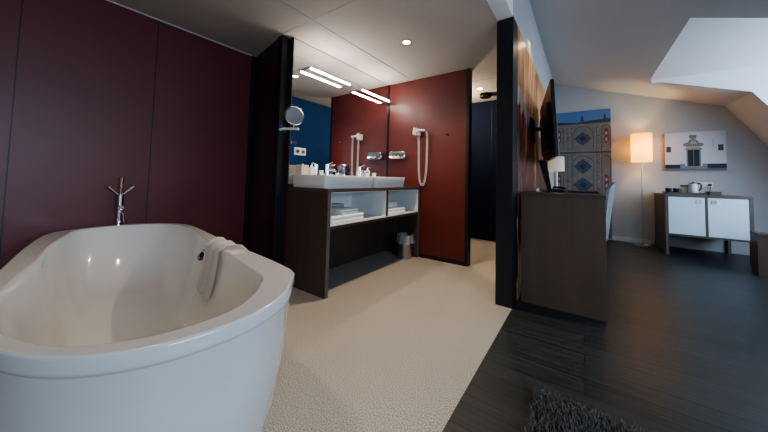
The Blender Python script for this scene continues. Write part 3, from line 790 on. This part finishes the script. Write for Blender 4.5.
for cx, cz in ((-.385, 1.9), (-.385, 1.03), (.365, 1.88), (.36, 1.03), (-.385, .5), (.36, .5)):
    pg(o, [(cx-.035, cz-.14), (cx+.03, cz-.1), (cx+.025, cz+.12), (cx-.03, cz+.16)], y1-.0042, P['red'])
    pg(o, [(cx-.02, cz-.1), (cx+.01, cz-.08), (cx+.008, cz-.02), (cx-.02, cz-.03)], y1-.0046, P['white'])
    pg(o, [(cx-.02, cz+.02), (cx+.01, cz+.03), (cx+.008, cz+.08), (cx-.02, cz+.08)], y1-.0046, P['white'])
o.build('print', t)

# landscape canvas
cx0, cx1, cz0, cz1 = 1.128, 1.818, 1.25, 1.865
t = thing('door_picture', ((cx0+cx1)/2, YB, cz0), 'wide canvas picture of a white building with an ornate dark doorway above the cabinet', 'picture')
o = MB(); Y0 = YB-.035
o.box(cx0, cx1, Y0, YB-.001, cz0, cz1, P['canvas'], .002)
y1 = Y0-.001
W_, H_ = cx1-cx0, cz1-cz0
def R_(u0, u1, v0, v1, m, d=0): panel_quad(o, cx0+u0*W_, cx0+u1*W_, cz0+v0*H_, cz0+v1*H_, y1-d, m)
def G_(pts, m, d=0): pg(o, [(cx0+u*W_, cz0+v*H_) for u, v in pts], y1-d, m)
R_(0.01, 1, 0.01, 1, P['facade'])
R_(0.01, 1, 0.01, .06, P['foot'], .0004); R_(0.01, .27, .05, .15, P['dark'], .0006); R_(.70, 1, .06, .17, P['dark'], .0006)
R_(.27, .70, .04, .11, P['grey'], .0005); R_(.27, .35, .06, .17, P['grey'], .0009); R_(.63, .71, .06, .17, P['grey'], .0009)
R_(.375, .40, .1, .56, P['grey'], .0008); R_(.585, .61, .1, .56, P['grey'], .0008)
R_(.40, .585, .11, .53, P['dark'], .001); R_(.488, .496, .11, .53, P['grey'], .0014)
R_(.36, .63, .53, .57, P['grey'], .0012); R_(.33, .65, .63, .66, P['orn'], .0012); R_(.37, .61, .57, .63, P['white'], .0012)
G_([(.31, .66), (.67, .66), (.64, .7), (.58, .72), (.56, .78), (.5, .82), (.43, .8), (.4, .73), (.34, .71)], P['orn'], .0014)
G_([(.43, .68), (.56, .68), (.53, .76), (.49, .78), (.46, .76)], P['white'], .0018)
R_(.42, .55, .86, .92, P['orn'], .0012); R_(.44, .54, .82, .86, P['grey'], .0012)
R_(.035, .115, .48, .63, P['dark'], .0008); R_(.88, .96, .5, .65, P['dark'], .0008)
R_(.05, .1, .5, .61, P['blue'], .0012); R_(.895, .945, .52, .63, P['blue'], .0012)
R_(.80, .808, .6, .8, P['grey'], .0008)
o.build('print', t)

# floor lamp
fx, fy = .815, 6.08
t = thing('floor_lamp', (fx, fy, 0), 'slim floor lamp with glowing warm drum shade beside the white-door cabinet', 'lamp')
o = MB(); o.lathe([(0, 0), (.12, 0), (.125, .005), (.12, .012), (.02, .018), (0, .018)], (fx, fy, 0), M['steel'], 36); o.build('base', t)
o = MB(); o.cyl((fx, fy, .012), .0085, 1.56, M['steel'], seg=12); o.build('pole', t)
o = MB(); o.lathe([(.136, 1.385), (.134, 1.385), (.134, 1.855), (.136, 1.855), (.136, 1.385)], (fx, fy, 0), M['shade'], 48); o.build('lamp_shade', t, label='glowing warm fabric shade')
o = MB()
for k in range(3):
    a = k*2*PI/3; o.tube([(fx, fy, 1.57), (fx+.134*math.cos(a), fy+.134*math.sin(a), 1.57)], .002, M['steel'], 6)
o.build('shade_ring', t)
o = MB(); o.tube([(fx, fy+.02, .008), (fx-.1, fy+.05, .008), (fx-.2, fy+.14, .01), (fx-.35, fy+.17, .008), (fx-.5, fy+.19, .03)], .005, M['cable'], 8)
o.tube([(fx, fy+.02, .008), (fx+.07, fy+.03, .01), (fx+.1, fy+.12, .012), (fx+.13, fy+.19, .05)], .005, M['cable'], 8); o.build('cord', t, label='pale lamp cord on the floor')
o = MB(); o.box(fx+.01, fx+.05, fy-.11, fy-.03, .018, .035, M['wplastic'], .006); o.build('foot_switch', t, label='white foot switch')

# cabinet with white doors
CX0, CX1, CY0, CY1, CH = .995, 1.835, 5.56, 6.29, .872
cb = thing('minibar_cabinet', ((CX0+CX1)/2, (CY0+CY1)/2, 0), 'dark wood sideboard on post legs with two white doors under the picture', 'cabinet')
o = MB(); o.box(CX0, CX0+.035, CY0, CY1, 0, CH-.03, M['wood']); o.box(CX0, CX0+.035, CY0-.002, CY0, 0, CH-.03, M['wood_edge']); o.build('side_panel', cb)
o = MB(); o.box(CX1-.035, CX1, CY0, CY1, .28, CH-.03, M['wood']); o.build('side_panel', cb)
o = MB(); o.box(CX1-.035, CX1, CY0-.002, CY0+.035, 0, CH-.03, M['wood_edge']); o.build('leg', cb)
o = MB(); o.box(CX1-.035, CX1, CY1-.035, CY1, 0, .28, M['wood_edge']); o.build('leg', cb)
o = MB(); o.box(CX0-.003, CX1+.003, CY0-.006, CY1, CH-.03, CH, M['wood_edge'], .002); o.build('top', cb)
o = MB(); o.box(CX0+.035, CX1-.035, CY0, CY1, .28, .305, M['wood_edge']); o.build('bottom_shelf', cb)
o = MB(); o.box(CX0+.035, CX1-.035, CY1-.02, CY1, .305, CH-.03, M['wood']); o.build('back_panel', cb)
cm = (CX0+CX1)/2
o = MB(); o.box(cm-.012, cm+.012, CY0, CY1-.02, .305, CH-.03, M['wood_edge']); o.build('divider_panel', cb)
for x0, x1, hx_ in ((CX0+.037, cm-.014, cm-.075), (cm+.014, CX1-.037, cm+.07)):
    o = MB(); o.box(x0, x1, CY0+.002, CY0+.02, .308, CH-.034, M['door_white'], .001); d_ = o.build('door', cb, label='white cabinet door')
    o = MB()
    for a, b, c_, e_ in ((-.024, .024, -.024, -.016), (-.024, .024, .016, .024), (-.024, -.016, -.024, .024), (.016, .024, -.024, .024), (-.016, .016, -.016, .016)):
        dd = .002 if (a, b) == (-.016, .016) and c_ == -.016 else .006
        o.box(hx_+a, hx_+b, CY0+.002-dd, CY0+.002, .785+c_, .785+e_, M['steel'] if dd == .006 else M['grey_in'] if 'grey_in' in M else M['steel'])
    o.build('handle', d_, label='square metal pull')
# tray & tea things
t = thing('serving_tray', (1.27, 5.82, CH), 'low dark wood tray on the left of the cabinet top', 'tray')
o = MB(); o.box(1.04, 1.47, 5.68, 5.96, CH, CH+.012, M['wood_h']); o.build('tray_base', t)
o = MB()
for a, b, c_, d_ in ((1.04, 1.47, 5.68, 5.69), (1.04, 1.47, 5.95, 5.96), (1.04, 1.05, 5.68, 5.96), (1.46, 1.47, 5.68, 5.96)): o.box(a, b, c_, d_, CH+.012, CH+.03, M['wood_h'])
o.build('rim', t)
o = MB(); o.box(1.475, 1.59, 5.66, 5.84, CH, CH+.055, M['wood_h'], .003); o.build('tea_box', None, 'small dark wooden tea box right of the tray with the kettle', cat='box')
ZT = CH+.0125
def mug(x, y, label):
    t = thing('mug', (x, y, ZT), label, 'mug', 'black mugs on the tray')
    o = MB(); o.lathe([(0, 0), (.03, 0), (.034, .01), (.036, .075), (.033, .075), (.03, .008), (0, .008)], (x, y, ZT), M['blackpl'], 24); o.build('bowl', t)
    o = MB(); o.tube([(x+.033, y-.005, ZT+.06), (x+.052, y-.01, ZT+.055), (x+.055, y-.01, ZT+.03), (x+.034, y-.005, ZT+.018)], .004, M['blackpl'], 8); o.build('handle', t)
mug(1.085, 5.82, 'black mug at the left end of the tray')
mug(1.17, 5.82, 'black mug beside the sachet box on the tray')
o = MB(); o.box(1.23, 1.30, 5.84, 5.91, ZT, ZT+.12, M['cream'], .003); o.box(1.228, 1.302, 5.838, 5.912, ZT+.1, ZT+.125, M['blackpl'], .002)
o.build('sachet_box', None, 'small pale sachet box between the mugs and the kettle', cat='box')
kx, ky = 1.345, 5.80
t = thing('kettle', (kx, ky, ZT), 'steel electric kettle with black handle on the tray', 'kettle')
o = MB(); o.lathe([(0, 0), (.055, 0), (.058, .008), (.056, .015), (0, .015)], (kx, ky, ZT), M['blackpl'], 28); o.build('base', t)
o = MB(); o.lathe([(0, .016), (.052, .016), (.054, .02), (.043, .145), (.04, .15), (0, .15)], (kx, ky, ZT), M['shell'], 32)
o.tube([(kx-.04, ky, ZT+.12), (kx-.06, ky, ZT+.145)], [.016, .006], M['steel'], 10); o.build('jug', t)
o = MB(); o.lathe([(0, .15), (.04, .15), (.036, .16), (.01, .165), (.01, .175), (0, .177)], (kx, ky, ZT), M['blackpl'], 28); o.build('lid', t)
o = MB(); o.tube([(kx+.035, ky, ZT+.15), (kx+.07, ky, ZT+.155), (kx+.085, ky, ZT+.13), (kx+.08, ky, ZT+.07), (kx+.05, ky, ZT+.045)], [.01, .01, .011, .01, .008], M['blackpl'], 10); o.build('handle', t)
# wall socket by the cabinet
t = thing('wall_socket', (1.6, YB, 1.02), 'white double wall socket above the cabinet with a black plug in its right outlet', 'socket')
o = MB(); o.box(1.525, 1.675, YB-.012, YB-.001, .985, 1.06, M['wplastic'], .003); o.build('plate', t)
for x in (1.562, 1.638): o = MB(); o.lathe([(.022, 0), (.022, -.002), (.018, -.002), (.016, .001), (0, .001)], (x, YB-.0122, 1.022), M['steel'], 20, 'Y'); o.build('outlet', t)
o = MB(); o.cyl((1.638, YB-.05, 1.022), .018, .037, M['blackpl'], 'Y'); o.tube([(1.638, YB-.045, 1.015), (1.635, YB-.05, .95), (1.62, YB-.02, .88)], .004, M['blackpl'], 8); o.build('plug', t, label='black plug and cord')

# bench at the right
bxo = thing('side_bench', (2.02, 5.15, 0), 'low dark wood bench at right edge of the picture beyond the cabinet', 'bench')
o = MB(); o.box(1.632, 2.44, 4.90, 5.06, .455, .485, M['wood_edge'], .002); o.build('top', bxo)
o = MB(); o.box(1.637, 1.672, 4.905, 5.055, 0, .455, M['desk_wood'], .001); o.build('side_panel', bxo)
o = MB(); o.box(2.38, 2.415, 4.905, 5.055, 0, .455, M['wood'], .001); o.build('side_panel', bxo)
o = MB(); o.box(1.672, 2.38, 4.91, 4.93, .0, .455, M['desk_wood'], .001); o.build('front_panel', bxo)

# rug
rug = thing('shaggy_rug', (.8, .5, 0), 'dark grey shaggy rug on the black plank floor at bottom of the picture', 'rug')
RX0, RX1, RY0, RY1 = -.185, 1.5, -.6, 1.5
o = MB(); o.box(RX0, RX1, RY0, RY1, .0, .012, M['blackpl'], .004); o.build('backing', rug)
M['pile'] = pm('rug_pile', (.15, .14, .132), .9, noise=.85, nscale=60)
me = bpy.data.meshes.new('pile'); vs = []; fs = []
for k in range(26000):
    x = random.uniform(RX0-.005, RX1+.005 if k % 4 == 0 else .75); yy = random.uniform(RY0 if k % 4 == 0 else .75, RY1+.005)
    a = random.uniform(0, 2*PI); h = random.uniform(.018, .036); w = .0022; dx, dy = math.cos(a)*w, math.sin(a)*w
    lx_, ly_ = random.uniform(-.016, .016), random.uniform(-.016, .016); i = len(vs)
    vs += [(x-dx, yy-dy, .01), (x+dx, yy+dy, .01), (x+dx*.8+lx_*.5, yy+dy*.8+ly_*.5, .01+h*.65), (x-dx*.8+lx_*.5, yy-dy*.8+ly_*.5, .01+h*.65), (x+lx_, yy+ly_, .01+h)]
    fs += [(i, i+1, i+2, i+3), (i+3, i+2, i+4)]
vs = [(a-.8, b-.5, c) for a, b, c in vs]
me.from_pydata(vs, [], fs); me.materials.append(M['pile'])
po = bpy.data.objects.new('pile', me); COL.objects.link(po); po.parent = rug; po['kind'] = 'stuff'

# ------------------------------------------------------------------ lights
def area(name, loc, target, sx_, sy_, power, col):
    L = bpy.data.lights.new(name, 'AREA'); L.shape = 'RECTANGLE'; L.size = sx_; L.size_y = sy_; L.energy = power; L.color = col
    o = bpy.data.objects.new(name, L); COL.objects.link(o); o.location = loc
    o.rotation_euler = (Vector(target)-Vector(loc)).to_track_quat('-Z', 'Y').to_euler(); return o
def point(name, loc, power, col, r=.05):
    L = bpy.data.lights.new(name, 'POINT'); L.energy = power; L.color = col; L.shadow_soft_size = r
    o = bpy.data.objects.new(name, L); COL.objects.link(o); o.location = loc; return o
def spot(name, loc, power, col, ang=1.9, blend=.6, r=.03):
    L = bpy.data.lights.new(name, 'SPOT'); L.energy = power; L.color = col; L.spot_size = ang; L.spot_blend = blend; L.shadow_soft_size = r
    o = bpy.data.objects.new(name, L); COL.objects.link(o); o.location = loc; return o
DAY = (.62, .8, 1.0); WARM = (1, .8, .56)
area('dormer_daylight', (3.15, (DA+DB)/2, 1.6), (0, (DA+DB)/2, 1.7), 1.7, 1.4, 44, DAY)
area('roof_window_daylight', (2.33, -.15, st(2.38)-.06), (0, .4, .4), 1.8, .8, 46, DAY)
spot('downlight_beam', (-1.439, 2.234, CZ-.01), 70, WARM, 2.3, .8)
spot('tub_beam', (-1.6, .2, CZ-.01), 22, WARM, 2.3, .8)
spot('corridor_beam', (-1.246, 3.953, CZ-.01), 18, WARM, 2.2, .8)
point('floor_lamp_bulb', (fx, fy, 1.62), 9, (1, .76, .38), .04)
point('corridor_ceiling_fill', (-1.7, 3.95, 2.1), 30, WARM, .06)  # unseen fill light added to brighten the corridor ceiling, no fitting there
area('mural_wash', (-.33, 3.2, 2.5), (-.47, 3.2, 1.5), .1, 1.2, 1.5, (1, .75, .5))

w = bpy.data.worlds.new('world'); sc.world = w; w.use_nodes = True
w.node_tree.nodes['Background'].inputs[0].default_value = (.6, .75, 1, 1); w.node_tree.nodes['Background'].inputs[1].default_value = .3

# ------------------------------------------------------------------ camera
F_, CXP, CYP = 274.6966, 397.918, 166.4165
C2W = ((0.82936244, 0.00684759, 0.55866901), (0.55823747, -0.05131445, -0.82809284), (0.02299735, 0.99865907, -0.04638086))
cam = bpy.data.cameras.new('camera'); co = bpy.data.objects.new('camera', cam); COL.objects.link(co)
cam.sensor_width = 36; cam.lens = F_/768*36; cam.shift_x = (384-CXP)/768; cam.shift_y = (CYP-216)/768
cam.clip_start = .01
m4 = Matrix(C2W).to_4x4(); m4.translation = (0, 0, 1.0); co.matrix_world = m4
sc.camera = co
sc.view_settings.view_transform = 'AgX'
sc.view_settings.look = 'AgX - Medium High Contrast'
sc.view_settings.exposure = .75
sc.cycles.use_denoising = True
sc.cycles.max_bounces = 8
sc.cycles.sample_clamp_indirect = 6
